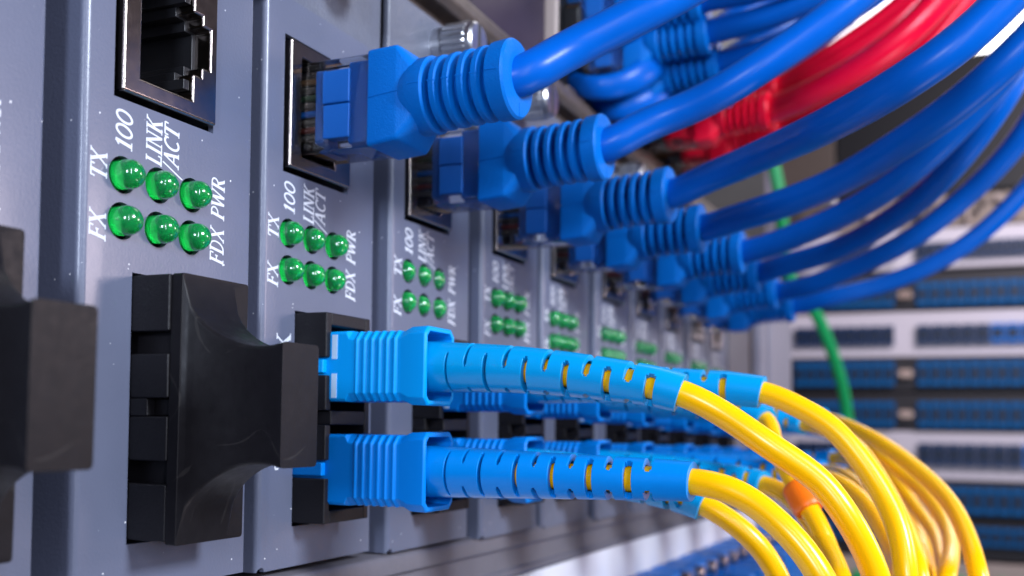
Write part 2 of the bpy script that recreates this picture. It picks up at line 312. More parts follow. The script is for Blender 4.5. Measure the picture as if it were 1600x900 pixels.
# ------------------------------------------------------------------ the converter card
SH = -.01356                                    # the cards lean a little
CW, ZB, ZT = 25.3, -17.4, 53.3
LEDX = (5.12, 10.03, 14.95); LEDZ = (23.83, 19.27)
JX0, JX1, JZ0, JZ1 = 4.32, 18.0, 32.0, 48.1
SX0, SX1, SZ0, SZ1 = 6.75, 16.9, -12.0, 14.1
SCX, SCZ = 11.75, (7.4, -5.3)
def boolean(target, cutter):
    md = target.modifiers.new("b", 'BOOLEAN'); md.operation = 'DIFFERENCE'; md.object = cutter; md.solver = 'EXACT'
    dg = bpy.context.evaluated_depsgraph_get(); me = bpy.data.meshes.new_from_object(target.evaluated_get(dg))
    target.modifiers.clear(); old = target.data; target.data = me; bpy.data.objects.remove(cutter, do_unlink=True)
def face_plate(cw, parent, jack=True):
    R = .8; T = .7; prof = []
    out = [(0, 14)] + [(R - R*math.cos(a), R - R*math.sin(a)) for a in [math.pi/2*i/6 for i in range(7)]]
    out += [(cw - R*.5 + R*.5*math.sin(a), R*.5 - R*.5*math.cos(a)) for a in [math.pi/2*i/5 for i in range(6)]] + [(cw, 14)]
    inn = [(cw - T, 14), (cw - T, T), (T + .3, T), (T, T + .3), (T, 14)]
    prof = out + inn
    mb = MB(); mb.prism(prof, lambda x, y: (x + SH*ZB, y, ZB), lambda x, y: (x + SH*ZT, y, ZT))
    o = mb.obj("face_panel", "card_paint", parent, smooth=0)
    c = MB()
    c.box(JX0 - .6, JX1 + .25, -3, 3, JZ0 - .65, JZ1 + .5, SH); c.box(SX0 - .1, SX1 + .3, -3, 3, SZ0 - .5, SZ1 + .3, SH)
    for z in LEDZ:
        for x in LEDX: c.cyl((x + SH*z, -3, z), (x + SH*z, 3, z), 1.85, n=28)
    c.cyl((.75 + SH*ZB, -3, ZB), (.75 + SH*ZB, 3, ZB), .55, n=16)
    co = c.obj("cut", "card_paint", smooth=0); boolean(o, co)
    o.data.shade_smooth(); o.data.set_sharp_from_angle(angle=math.radians(32))
    return o
def frame_mesh(X0, X1, Z0, Z1, ox0, steps, y0, y1):
    # flat frame with a stepped opening, extruded from y0 to y1; steps = [(x_from, x_to, half height)]
    zc = (Z0 + Z1) / 2; inner = [(ox0, zc - steps[0][2])]
    for a, b, h in steps: inner += [(a, zc - h), (b, zc - h)]
    inner += [(x, 2 * zc - z) for x, z in inner[::-1]]
    q = []
    for p_ in inner:
        if not q or (abs(q[-1][0] - p_[0]) + abs(q[-1][1] - p_[1])) > 1e-6: q.append(p_)
    if abs(q[0][0] - q[-1][0]) + abs(q[0][1] - q[-1][1]) < 1e-6: q.pop()
    bm = bmesh.new()
    for loop in ([(X0, Z0), (X1, Z0), (X1, Z1), (X0, Z1)], q):
        vs = [bm.verts.new((x, y0, z)) for x, z in loop]
        for i in range(len(vs)): bm.edges.new((vs[i], vs[(i + 1) % len(vs)]))
    bmesh.ops.triangle_fill(bm, edges=bm.edges[:], use_beauty=True, use_dissolve=True)
    r = bmesh.ops.extrude_face_region(bm, geom=bm.faces[:])
    for v in r['geom']:
        if isinstance(v, bmesh.types.BMVert): v.co.y = y1
    bm.verts.index_update(); mb = MB()
    mb.add([(v.co.x + SH * v.co.z, v.co.y, v.co.z) for v in bm.verts], [tuple(v.index for v in f.verts) for f in bm.faces]); bm.free(); return mb
def make_card(label):
    t = thing("converter_card", label, "converter card", (0, 0, 0), "converter cards side by side in the chassis")
    t['_cw'] = CW
    face_plate(CW, t)
    # RJ45 port: metal shield, dark stepped cavity, gold contacts
    mb = frame_mesh(JX0, JX1, JZ0, JZ1, 6.7, [(6.7, 14.2, 6.2), (14.2, 15.6, 3.3), (15.6, 16.9, 2.2)], -.6, 12)
    sh = mb.obj("port_shield", "nickel", t, smooth=30, bevel=.28)
    mb = frame_mesh(JX0 + .6, JX1 - .6, JZ0 + .6, JZ1 - .6, 7.0, [(7.0, 13.8, 5.9), (13.8, 15.2, 3.0), (15.2, 16.4, 1.9)], 1.6, 11)
    mb.box(JX0 + .35, JX1 - .35, 11, 11.8, JZ0 + .35, JZ1 - .35, SH)
    for z in (35.4, 44.7): mb.box(13.2, 14.1, -.2, 6, z - .55, z + .55, SH)
    mb.obj("port_cavity", "jack_plastic", t, smooth=0, bevel=.08, seg=1)
    mb = MB()
    for k in range(8):
        z = 40.05 + (k - 3.5) * 1.02; mb.box(7.0, 7.25, 1.5, 8.5, z - .2, z + .2, SH)
    mb.obj("port_contacts", "gold", t, smooth=0)
    # LEDs
    for z in LEDZ:
        for x in LEDX:
            mb = MB(); r = 1.48; yt = -.95; xx = x + SH * z; rings = []
            a, b = Vector((1, 0, 0)), Vector((0, 0, 1))
            for y in (2.5, 1.2, .2, -.4): rings.append(mb.ring((xx, y, z), a, b, r, 28))
            for i in range(1, 9):
                th = math.pi / 2 * i / 8.4; rings.append(mb.ring((xx, yt + .55 - r * math.sin(th), z), a, b, r * math.cos(th), 28))
            mb.loft(rings); led = mb.obj("led", "led_green", t, smooth=60)
            mb = MB(); mb.cyl((xx, 2.3, z), (xx, .9, z), 1.1, n=16); mb.obj("led_core", "led_core", led, smooth=50)
    # lettering
    y = 0
    def word(_, text, *a, **k):
        q = MB(); printed(q, text, *a, **k); q.obj("printed_word", "white_ink", t, smooth=0)
    mb = None
    word(mb, "100", 6.25, 4.05, 26.3, 30.3, y, sh=SH); word(mb, "LINK", 10.4, 8.15, 25.7, 30.6, y, sh=SH); word(mb, "/ACT", 12.9, 10.7, 25.4, 30.6, y, sh=SH)
    word(mb, "TX", 3.05, .95, 22.6, 25.65, y, sh=SH); word(mb, "FX", 3.05, .95, 16.8, 19.8, y, sh=SH)
    word(mb, "PWR", 20.3, 18.15, 21.9, 26.7, y, sh=SH); word(mb, "FDX", 20.3, 18.05, 16.9, 21.1, y, sh=SH)
    
    for tx, z0, z1 in (("RX", 6.5, 11.4), ("TX", -5.4, -.6)):
        q = MB(); printed(q, tx, 5.85, 3.0, z0, z1, y, slant=0, sh=SH); q.obj("port_word", "white_ink", t, smooth=0)
    # duplex SC adapter: right/top/bottom/middle walls full, left wall broken by key slots
    mb = MB(); yf, yb = -4.7, 10; wl = 1.15
    mb.box(SX1 - wl, SX1, yf, yb, SZ0, SZ1, SH)
    mb.box(SX0 + wl, SX1 - wl, yf, yb, SZ1 - 1.6, SZ1, SH); mb.box(SX0 + wl, SX1 - wl, yf, yb, SZ0, SZ0 + 1.6, SH)
    mb.box(SX0 + wl, SX1 - wl, yf, yb, .15, 1.95, SH)
    for z0, z1 in ((SZ0, -6.45), (-4.2, .15), (1.95, 6.3), (8.5, SZ1)): mb.box(SX0, SX0 + wl, yf, yb, z0, z1, SH)
    for z0, z1 in ((-6.45, -4.2), (6.3, 8.5)): mb.box(SX0, SX0 + wl, 5, yb, z0, z1, SH)
    mb.box(SX0, SX0 + wl, -2.2, yb, .15, 1.95, SH)
    mb.box(SX0 + wl, SX1 - wl, 8.5, 9.5, SZ0 + 1.6, SZ1 - 1.6, SH)
    mb.obj("fibre_adapter", "black_plastic", t, smooth=0, bevel=.18)
    # mounting tab and thumb screw above the face
    mb = MB(); mb.box(-.6, 27.9, 1.3, 2.6, 50.5, 65.6); mb.obj("mounting_tab", "tab_paint", t, smooth=40, bevel=.5)
    mb = MB(); n = 66; c = Vector((14.9, 0, 61.2)); a, b = Vector((1, 0, 0)), Vector((0, 0, 1)); rings = []
    def kn(y, r, d): return [Vector((c.x, y, c.z)) + (r + (-d * 2.2 if i % 3 == 0 else d * .3)) * (math.cos(2*math.pi*i/n)*a + math.sin(2*math.pi*i/n)*b) for i in range(n)]
    for y, r, d in ((1.3, 3.1, 0), (-.6, 3.1, 0), (-.65, 2.6, 0), (-.9, 2.6, 0), (-.95, 3.3, 0), (-1.3, 3.45, .19), (-4.9, 3.45, .19), (-5.1, 3.2, 0), (-5.2, 3.3, 0), (-6.0, 3.25, 0), (-6.3, 2.9, 0)): rings.append(kn(y, r, d))
    mb.loft(rings); sc = mb.obj("thumb_screw", "screw_metal", t, smooth=25)
    mb = MB(); mb.box(c.x - .45, c.x + .45, -6.37, -6.2, c.z - 2.9, c.z + 2.9); mb.obj("screw_slot", "dark_steel", sc, smooth=0)
    return t
CARD_Y = {-1: 0, 0: -.6, 1: .62, 2: 0, 3: -.9, 4: -.14, 5: -1.0, 6: -.13, 7: .5, 8: .6, 9: 1.2}
CARD_W = {-1: 25.0, 0: 25.0, 1: 25.1, 2: 25.6, 3: 24.4, 4: 26.4, 5: 24.2, 6: 25.0, 7: 23.4, 8: 23.7, 9: 26.2}
LED_OUT = {-1: 0, 0: -.35, 1: -.15, 2: .8, 3: .2, 4: 0}
ordn = {-1: "leftmost", 0: "second", 1: "third", 2: "fourth", 3: "fifth", 4: "sixth", 5: "seventh", 6: "eighth", 7: "ninth", 8: "tenth", 9: "last and farthest"}
def card_label(i):
    if i == -1: return "blurred grey converter card cut off at the left edge, black cap in front"
    if i == 0: return "grey converter card with empty network port and black dust cap, nearest whole card"
    if i == 1: return "grey converter card holding the nearest blue network plug and nearest fibre pair"
    if i == 9: return "farthest grey converter card at the right end of the row, network port empty"
    return "grey converter card with six green lights, %s from the left edge of the row" % ordn[i]
def cpos(i): return Vector((28.908 * i, CARD_Y[i], -.772 * i))
proto = make_card(card_label(1)); plates = {}
cards = {}
for i in range(-1, 10):
    c = proto if i == 1 else copy_tree(proto)
    c.location = cpos(i) * U; c['label'] = card_label(i); cards[i] = c
for i in (-1, 0):
    for q in children(cards[i]):
        if q.name.startswith("port_word"): bpy.data.objects.remove(q, do_unlink=True)
for i, c in cards.items():                       # each face is cut to the width of its own card, each LED sits at its own depth
    if '_cw' in c: del c['_cw']
    for ch in children(c):
        if ch.name.startswith("face_panel") and abs(CARD_W[i] - CW) > .15:
            me = ch.data.copy(); k = CARD_W[i] - CW
            for v in me.vertices:
                if v.co.x > 22 * U: v.co.x += k * U
            ch.data = me
        if ch.name.startswith("led"): ch.location.y = (LED_OUT.get(i, 0) + random.uniform(-.22, .22)) * U
        if ch.name.startswith("mounting_tab") and i % 2 == 0: ch.location.y = -.35 * U

# ------------------------------------------------------------------ chassis
ch = thing("converter_chassis", "grey rack chassis that holds the row of converter cards", "rack chassis", (120, 10, -20))
O = (120, 10, -20)
mb = MB(); mb.box(-60, 300, 14.5, 16, -30, 66); mb.obj("back_plate", "dark_steel", ch, O, smooth=0)
def yz_profile(P, x0, x1, tilt=0):
    mb = MB(); mb.prism(P, lambda y, z: (x0, y, z - tilt * x0), lambda y, z: (x1, y, z - tilt * x1)); return mb
mb = yz_profile([(14, -18.6), (1.2, -18.6), (.3, -18.9), (0, -19.6), (0, -21.6), (.8, -22.0), (.8, -25.4), (.1, -25.8), (0, -26.5), (.4, -27.1), (14, -27.1)], -60, 330, .010)
mb.obj("bottom_rail", "rail_paint", ch, O, smooth=30, bevel=.25)
mb = yz_profile([(14, 66.2), (3.5, 66.2), (3.5, 67.6), (.6, 68.0), (-.6, 69.2), (-.6, 71.2), (.8, 72.6), (14, 72.6)], -60, 330, .016)
mb.obj("top_rail", "brown_metal", ch, O, smooth=50, bevel=.4)
mb = MB(); mb.box(287.5, 300, .8, 15, -30, 70); mb.box(300, 331, 2.0, 4, -30, 70); mb.obj("side_flange", "rail_paint", ch, O, smooth=0, bevel=.4)
mb = MB(); mb.box(334, 344, -2, 2, -150, 62); mb.box(347, 372, -3, 4, -150, 62); mb.box(374, 418, 0, 4, -150, 62)
o = mb.obj("rack_post", "post_paint", None, (370, 0, -150), smooth=0, bevel=.8); o.location = Vector((370, 0, -150)) * U
tag(o, "pale grey upright rack post behind the end of the card row", "rack post")

# ------------------------------------------------------------------ network plug (RJ45), local: x across, -y out, z along the wide side
PXC = 10.35                                      # centre of the plug body in card coordinates
def rring(cx, cz, hx, hz, y, r, n=5):
    P = []
    for sx, sz, a0 in ((1, 1, 0), (-1, 1, 90), (-1, -1, 180), (1, -1, 270)):
        for k in range(n):
            a = math.radians(a0 + 90 * k / (n - 1)); P.append((cx + sx * (hx - r) + r * math.cos(a), y, cz + sz * (hz - r) + r * math.sin(a)))
    return P
def plug_parts(t, boot_mat="boot_blue", insert="insert_blue", tilt=.07):
    mb = MB()
    mb.loft([rring(0, 0, 3.25, 5.85, y, .35) for y in (8, -10.9)])
    mb.loft([rring(3.7, 0, .35, 2.9, y, .2) for y in (7.5, 3)]);
    pl = mb.obj("plug_body", "clear_plastic", t, smooth=30)
    mb = MB(); mb.loft([rring(-.15, 0, 2.6, 4.6, y, .4) for y in (-2.6, -4.0)]); mb.loft([rring(-.15, 0, 2.9, 5.1, y, .5) for y in (-7.6, -10.5)])
    mb.loft([rring(-1.2, 0, 1.8, 4.0, y, .4) for y in (-4.1, -7.5)])
    mb.obj("plug_core", insert, pl, smooth=30, bevel=.12)
    mb = MB()                                     # two raised pads and a lip moulded on the visible side
    mb.loft([rring(-3.30, 2.15, .30, 2.1, y, .25) for y in (-4.0, -7.9)]); mb.loft([rring(-3.24, -2.2, .25, 2.15, y, .22) for y in (-4.1, -7.9)])
    mb.obj("side_pad", insert, pl, smooth=30, bevel=.1)
    mb = MB()
    for k in range(8):
        z = (k - 3.5) * 1.02; mb.box(-3.4, -2.2, 1.2, 7.9, z - .17, z + .17)
    mb.obj("plug_contacts", "gold", pl, smooth=0)
    for k, wm in enumerate(("wire_white_shaded", "wire_red", "wire_white_shaded", "insert_blue", "wire_white_shaded", "wire_green", "wire_white_shaded", "wire_brown")):
        z = (k - 3.5) * 1.02; mb = MB(); mb.cyl((-1.3, 6.5, z), (-1.3, -3, z), .42, n=10); mb.obj("wire", wm, pl, smooth=50)
    mb = MB()
    mb.loft([[(3.3, 7.6, -1.6), (3.3, 7.6, 1.6), (3.9, 7.6, 1.6), (3.9, 7.6, -1.6)], [(4.4, .5, -3), (4.4, .5, 3), (5.2, .5, 3), (5.2, .5, -3)], [(5.6, -7, -2.2), (5.6, -7, 2.2), (6.2, -7, 2.2), (6.2, -7, -2.2)]])
    mb.obj("latch", "clear_plastic", pl, smooth=0, bevel=.15)
    # boot: box, slanted shoulder, ribbed sleeve
    def zt(y): return tilt * max(0, -y - 9)
    mb = MB(); R = []
    R.append(rring(.25, zt(-10.6), 4.0, 6.0, -10.6, .5)); R.append(rring(.35, zt(-14.6), 4.35, 5.85, -14.6, .7))
    R.append(rring(.3, zt(-15.0), 4.3, 5.65, -15.0, 1.0)); R.append(rring(.2, zt(-17.2), 3.7, 4.0, -17.2, 2.8))
    mb.loft(R)
    b = mb.obj("boot", boot_mat, t, smooth=38, bevel=.22)
    mb = MB(); rings = []; a, bb = Vector((1, 0, 0)), Vector((0, 0, 1))
    prof = [(-14.2, 3.9), (-15.6, 4.45), (-16.4, 4.72), (-18.2, 4.75), (-18.45, 4.5), (-18.5, 2.9)]
    y = -19.15
    for k in range(4): prof += [(y, 2.8), (y - .02, 4.25), (y - .2, 4.5), (y - .85, 4.52), (y - 1.02, 4.3), (y - 1.05, 2.8)]; y -= 1.85
    prof += [(y, 2.9), (y - .02, 4.4), (y - .2, 4.68), (y - 2.2, 4.75), (y - 2.5, 4.5), (y - 2.52, 2.3)]
    for y_, r in prof: rings.append(mb.ring((.2, y_, zt(y_)), a, bb, r, 40))
    mb.loft(rings)
    mb.box(.6, 1.1, y - 2.56, y - 2.5, zt(y) - 4.2, zt(y) - 2.6)
    for yy in (-17.4, -19.65, -21.5, -23.35, -25.2, -27.7):
        rr = 4.74 if yy in (-17.4, -27.7) else 4.51; hl = .8 if rr > 4.6 else .45; z_ = .62 + zt(yy) * .5
        mb.box(.2 - math.sqrt(rr*rr - .3) - .07, -3.5, yy - hl, yy + hl, z_ - .07, z_ + .07)
    # moulding seam running along the visible side
    mb.loft([[(-3.78 - (.0 if yy > -15 else .0), yy, zz - .09), (-3.78, yy, zz + .09), (-4.12 + dx, yy, zz + .05), (-4.12 + dx, yy, zz - .05)] for yy, zz, dx in ((-10.7, .1, .27), (-14.9, .4, 0), (-15.3, .45, .08))])
    mb.obj("boot_ribs", boot_mat, b, smooth=38)
    return y - 2.5, zt(y - 2.5)
proto_plug = thing("network_cable", "", "network cable", (0, 0, 0))
YE, ZE = plug_parts(proto_plug)
RJL = {1: "blue network cable with the largest ribbed boot, plugged in nearest the camera", 2: "blue network cable, second ribbed boot from the left, rising behind the nearest",
3: "wide blue network cable third from the left, crossing over the red cables' lower side", 4: "blue network cable with fourth boot from the left, topmost of the thin fan",
5: "blue network cable with fifth boot, just under the fourth and merging with it", 6: "blue network cable with sixth boot, middle of the lower fan",
7: "dark blue network cable with seventh boot, second from bottom of the fan", 8: "lowest blue network cable with the farthest boot, above the green cable"}
def jacket(nodes, t, loc, name="cable_jacket", m="jacket_blue", r=2.6, collar=None):
    p = Path(nodes, 1.5); mb = MB(); tube(mb, p, r, n=28, step=2.2); return mb.obj(name, m, t, loc, smooth=60), p
for i in range(1, 9):
    t = proto_plug if i == 1 else copy_tree(proto_plug)
    dz = {1: .0, 2: -.35, 3: -.7, 4: -.4, 5: .1, 6: .3, 7: 0, 8: 0}[i]; dy = {1: .5, 2: 0, 3: -.8, 4: 0, 5: -1.2, 6: 0, 7: 0, 8: 0}[i]
    loc = cpos(i) + Vector((PXC + SH * 40, dy, 40.05 + dz)); t.location = loc * U; tag(t, RJL[i], "network cable", "blue network cables plugged into the card row")
for i in range(1, 9):
    t = [o for o in S.objects if o.get('label') == RJL[i]][0]; loc = Vector(t.location) / U
    e = loc + Vector((.2, YE, ZE)); P = PATHS['rj%d' % i]
    d = (Vector(P[0]) - e)
    nodes = [e + Vector((0, 4, -.3)), e + Vector((0, -.5, .05)), e + Vector((d.x*.15, d.y*.3 if d.y < 0 else -2.5, d.z*.22))] + [Vector(p) for p in P]
    if i == 1: nodes.pop(2)
    jacket(nodes, t, loc, r=2.45 if i < 4 else 2.65)

# ------------------------------------------------------------------ fibre connector (SC), local: -y out
def sc_parts(t):
    mb = MB(); R = []
    def ring(y, hx, hz, ch): return [(sx * (hx - (ch if k else 0)), y, sz * (hz - (0 if k else ch))) for sx, sz, ks in ((1, 1, (0, 1)), (-1, 1, (1, 0)), (-1, -1, (0, 1)), (1, -1, (1, 0))) for k in ks]
    for y, hx, hz, c_ in ((7.5, 3.55, 4.2, .3), (-7.0, 3.6, 4.35, .3), (-7.4, 3.62, 4.4, 1.05), (-8.2, 3.55, 4.25, 1.0)): R.append(ring(y, hx, hz, c_))
    y = -8.2
    for k in range(6):
        R += [ring(y - .22, 3.72, 4.34, 1.0), ring(y - .45, 3.72, 4.34, 1.0), ring(y - .66, 3.50, 4.22, .95), ring(y - 1.0, 3.50, 4.22, .95)]; y -= 1.07
    R += [ring(-14.8, 3.5, 4.25, .9), ring(-15.9, 3.75, 4.7, .9), ring(-18.0, 3.8, 4.78, .9)]
    R += [ring(-18.2, 3.62, 4.6, .8), ring(-18.2, 3.2, 4.15, .6), ring(-14.0, 3.1, 4.0, .6)]
    mb.loft(R); h = mb.obj("connector_housing", "connector_blue", t, smooth=24, bevel=.13)
    mb = MB(); mb.box(-4.35, -3.4, -4.2, 3.5, -.85, .85); mb.obj("key", "connector_blue", h, smooth=0, bevel=.2)
    for s in (1, -1):
        mb = MB(); mb.box(-3.66, -3.5, -5.75, -5.0, min(s*.9, s*3.9), max(s*.9, s*3.9)); mb.obj("white_mark", "connector_mark", h, smooth=0)
def strain_relief(mb, p, L0, L1, r0, r1, wall=.62, phase=0., slots=12, nang=60, small=1.):
    # sleeve with staggered slots cut through the wall; the yellow jacket shows inside them
    pitch = (L1 - L0 - 3.6 - (1.2 if phase > 10 else 3.0)) / slots; stations = [L0]; slotid = []
    for k in range(slots):
        s0 = L0 + 3.6 + k * pitch; gap = .30 + (.85 if phase > 10 else .75) * (k / slots) ** .9; s1 = s0 + gap
        stations += [s0, s0 + gap * .22, s1 - gap * .22, s1]; slotid += [None, (k, 1), (k, 0), (k, 1)]
    slotid += [None]; stations.append(L1); n = nang; V = []; F = []
    m = len(stations)
    extra = []
    for j, s in enumerate(stations):
        c, t, a, b = p.at(s); f = (s - L0) / (L1 - L0); r = r0 + (r1 - r0) * f
        if j == m - 1: pass
        for rr in (r, r - (1.25 + (wall - 1.25) * min(1, f * 1.5))):
            for i in range(n):
                th = 2 * math.pi * i / n; V.append(c + rr * (math.cos(th) * a + math.sin(th) * b))
    def idx(j, layer, i): return j * 2 * n + layer * n + (i % n)
    def solid(j, i):
        if j < 0 or j >= m - 1: return False
        sid = slotid[j]
        if sid is None: return True
        k, edge = sid; half = (n * .178 if not edge else n * .178 - 1.5)
        for base in ((0, n / 2) if k % 2 else (n / 4, 3 * n / 4)):
            cen = base + phase / 360 * n; d = ((i + .5 - cen + n / 2) % n) - n / 2
            if abs(d) < half: return False
        return True
    for j in range(m - 1):
        for i in range(n):
            if not solid(j, i): continue
            F.append((idx(j, 0, i), idx(j, 0, i+1), idx(j+1, 0, i+1), idx(j+1, 0, i)))
            F.append((idx(j, 1, i), idx(j+1, 1, i), idx(j+1, 1, i+1), idx(j, 1, i+1)))
            if not solid(j-1, i): F.append((idx(j, 0, i), idx(j, 1, i), idx(j, 1, i+1), idx(j, 0, i+1)))
            if not solid(j+1, i): F.append((idx(j+1, 0, i), idx(j+1, 0, i+1), idx(j+1, 1, i+1), idx(j+1, 1, i)))
            if not solid(j, i-1): F.append((idx(j, 0, i), idx(j+1, 0, i), idx(j+1, 1, i), idx(j, 1, i)))
            if not solid(j, i+1): F.append((idx(j, 0, i+1), idx(j, 1, i+1), idx(j+1, 1, i+1), idx(j+1, 0, i+1)))
    used = sorted({q for f in F for q in f}); mp = {q: k for k, q in enumerate(used)}
    mb.add([V[q] for q in used], [tuple(mp[q] for q in f) for f in F])
FL = {('U', 1): "yellow fibre cable with the nearest, upper blue connector and longest slotted sleeve", ('L', 1): "yellow fibre cable with tiny black print, lower blue connector of the nearest pair",
('U', 2): "yellow fibre cable with a bright highlight, arching just right of the nearest one", ('L', 2): "thin yellow fibre cable hanging lowest, below the nearest lower connector",
('U', 3): "yellow fibre cable wearing the orange marker sleeve", ('L', 3): "yellow fibre cable arching under the orange marker sleeve",
('U', 5): "outermost yellow fibre cable, swinging farthest right before it drops"}
fproto = thing("fibre_cable", "", "fibre cable"); sc_parts(fproto)
fib = []
for row, zc in (('U', SCZ[0]), ('L', SCZ[1])):
    for i in range(1, 10):
        t = fproto if (row, i) == ('U', 1) else copy_tree(fproto); fib.append((row, i, zc, t))
for row, i, zc, t in fib:
    loc = cpos(i) + Vector((SCX - .6 + SH * zc, 0, zc)); t.location = loc * U
    num = {4: "fourth", 6: "sixth", 7: "seventh", 8: "eighth", 9: "farthest", 5: "fifth"}.get(i, "")
    lab = FL.get((row, i), "yellow fibre cable from the %s blue connector of the %s row, counted from the nearest" % (num, "upper" if row == 'U' else "lower"))
    if row == 'L':
        for h in children(t):
            for q in children(h):
                if q.name.startswith("white_mark"): bpy.data.objects.remove(q, do_unlink=True)
    tag(t, lab, "fibre cable", "yellow fibre cables plugged into the card row")
    if row == 'U' and i == 1:                       # this connector is given a lighter, cyan blue
        def lighter(o):
            o.data = o.data.copy(); o.data.materials[0] = MATS["connector_azure"]
        for h in children(t):
            lighter(h)
            for q in children(h):
                if q.name.startswith("key"): lighter(q)
    P = [Vector(q) for q in PATHS[row + str(i)]]; tip = P[0]; st = loc + Vector((0, -16.5, 0))
    d = tip - st; mid1 = st + Vector((d.x * .05, d.y * .35, d.z * .12)); mid2 = st + Vector((d.x * .35, d.y * .72, d.z * .5))
    nodes = [st, mid1, mid2] + P
    p = Path(nodes, .8); best = min(range(len(p.p)), key=lambda k: (p.p[k] - tip).length); L1 = p.l[best]
    mb = MB(); strain_relief(mb, p, 0.2, L1, 3.12, 2.2, wall=.75, phase=(28 if row == 'U' else 4) if i == 1 else random.choice((10, 35, -20, 60)), slots=11 if row == 'U' else 12)
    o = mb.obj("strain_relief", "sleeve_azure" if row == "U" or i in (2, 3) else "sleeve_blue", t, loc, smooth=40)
    if i <= 4:
        b = o.modifiers.new("bevel", 'BEVEL'); b.width = .13 * U; b.segments = 2; b.limit_method = 'ANGLE'; b.angle_limit = math.radians(50)
    mb = MB(); tube(mb, p, 1.48, L0=1, n=36, step=1.2); jk = mb.obj("cable_jacket", "jacket_yellow", t, loc, smooth=60)
    if (row, i) == ('U', 3):
        k = min(range(len(p.p)), key=lambda k: (p.p[k] - Vector(PATHS['U3'][3])).length); mb = MB(); tube(mb, p, lambda f: 2.3 if .02 < f < .98 else 2.1, L0=p.l[k] - 2.2, L1=p.l[k] + 2.2, n=24, step=.4)
        mb.obj("marker_sleeve", "marker_orange", t, loc, smooth=50)
    if (row, i) == ('L', 1):
        mb = MB(); s = L1 + 2.5; random.seed(3)
        while s < L1 + 42:
            if random.random() < .78:
                c, tt, a, b = p.at(s); wv = random.uniform(.12, .3)
                ang = math.radians(200) ; q = []
                for dl in (0, wv):
                    c2, t2, a2, b2 = p.at(s + dl)
                    for an in (ang - .16, ang + random.uniform(.05, .16)): q.append(c2 + 1.495 * (math.cos(an) * a2 + math.sin(an) * b2))
                mb.add(q, [(0, 1, 3, 2)])
            s += random.choice((.42, .42, .5, .9))
        mb.obj("printed_text", "print_black", jk, loc, smooth=0)

# ------------------------------------------------------------------ black dust caps in the cards left of the nearest pair
def make_cap(label):
    t = thing("dust_cap", label, "dust cap", (0, 0, 0), "black dust caps in the fibre ports")
    cx = (SX0 + SX1) / 2 + .15; mb = MB(); R = []
    def rg(y, x0, x1, z0, z1, r=.35): return rring((x0 + x1) / 2, (z0 + z1) / 2, (x1 - x0) / 2, (z1 - z0) / 2, y, r)
    R += [rg(-4.75, 6.9, 17.0, -12.3, 14.2), rg(-6.0, 6.9, 17.0, -12.3, 14.2)]
    R += [rg(-6.05, 7.0, 14.6, -12.0, 13.8)]
    for k in range(1, 13):
        f = k / 12; y = -6.05 - 8.4 * f
        e = (1 - math.sqrt(max(0, 1 - (1 - f) ** 2)))      # quarter-circle sweep in height
        zt_, zb_ = 7.0 + 6.6 * e, -4.3 - 7.5 * e; x0 = 7.0 + 1.5 * math.sin(math.pi / 2 * f); x1 = 14.6 - .6 * f
        R.append(rg(y, x0, x1, zb_, zt_, .45))
    R += [rg(-15.6, 8.5, 13.9, -4.35, 7.1, .45), rg(-17.1, 8.2, 14.1, -4.6, 7.35, .45)]
    mb.loft(R); mb.obj("cap_grip", "dust_cap_rubber", t, (0, 0, 0), smooth=35, bevel=.15)
    for z in SCZ: mb = MB(); mb.box(8.3, 15.4, -4.7, 3, z - 4.2, z + 4.2); mb.obj("cap_insert", "dust_cap_rubber", t, (0, 0, 0), smooth=0, bevel=.2)
    return t
cap = make_cap("black dust cap with flared grip filling the double fibre port of the nearest whole card")
cap2 = copy_tree(cap)
cap.location = cpos(0) * U; cap2.location = (cpos(-1) + Vector((-.3, -1.3, 0))) * U
cap2['label'] = "blurred black dust cap cut off at the left edge of the picture"

# ------------------------------------------------------------------ white unit under the chassis
wu = thing("fibre_patch_unit", "white patch unit under the chassis with a row of blue adapters", "patch unit", (200, 10, -60)); O = (200, 10, -60)
mb = MB(); mb.box(-60, 340, .6, 14, -110, -28.6); mb.obj("front_plate", "unit_white", wu, O, smooth=0, bevel=.5)
k = 0
for x in [136 + 13.9 * i for i in range(19)]:
    z = -36.6 - (x - 150) * .012
    mb = MB(); mb.box(x, x + 9.8, -9, .5, z - 11, z); mb.box(x + 1.2, x + 8.6, -20, -9.2, z - 10.4, z - 4.0); mb.obj("blue_adapter", "adapter_bright", wu, O, smooth=0, bevel=.8)
    mb = MB(); mb.cyl((x + 11.9, .5, z - 2.2), (x + 11.9, -11, z - 2.2), 1.8, n=20); mb.obj("screw", "bronze", wu, O, smooth=40, bevel=.4)
    mb = MB(); mb.box(x, x + 13.2, -14, .5, z - 34, z - 13.5); mb.obj("lower_adapter", "adapter_bright", wu, O, smooth=0, bevel=.8)

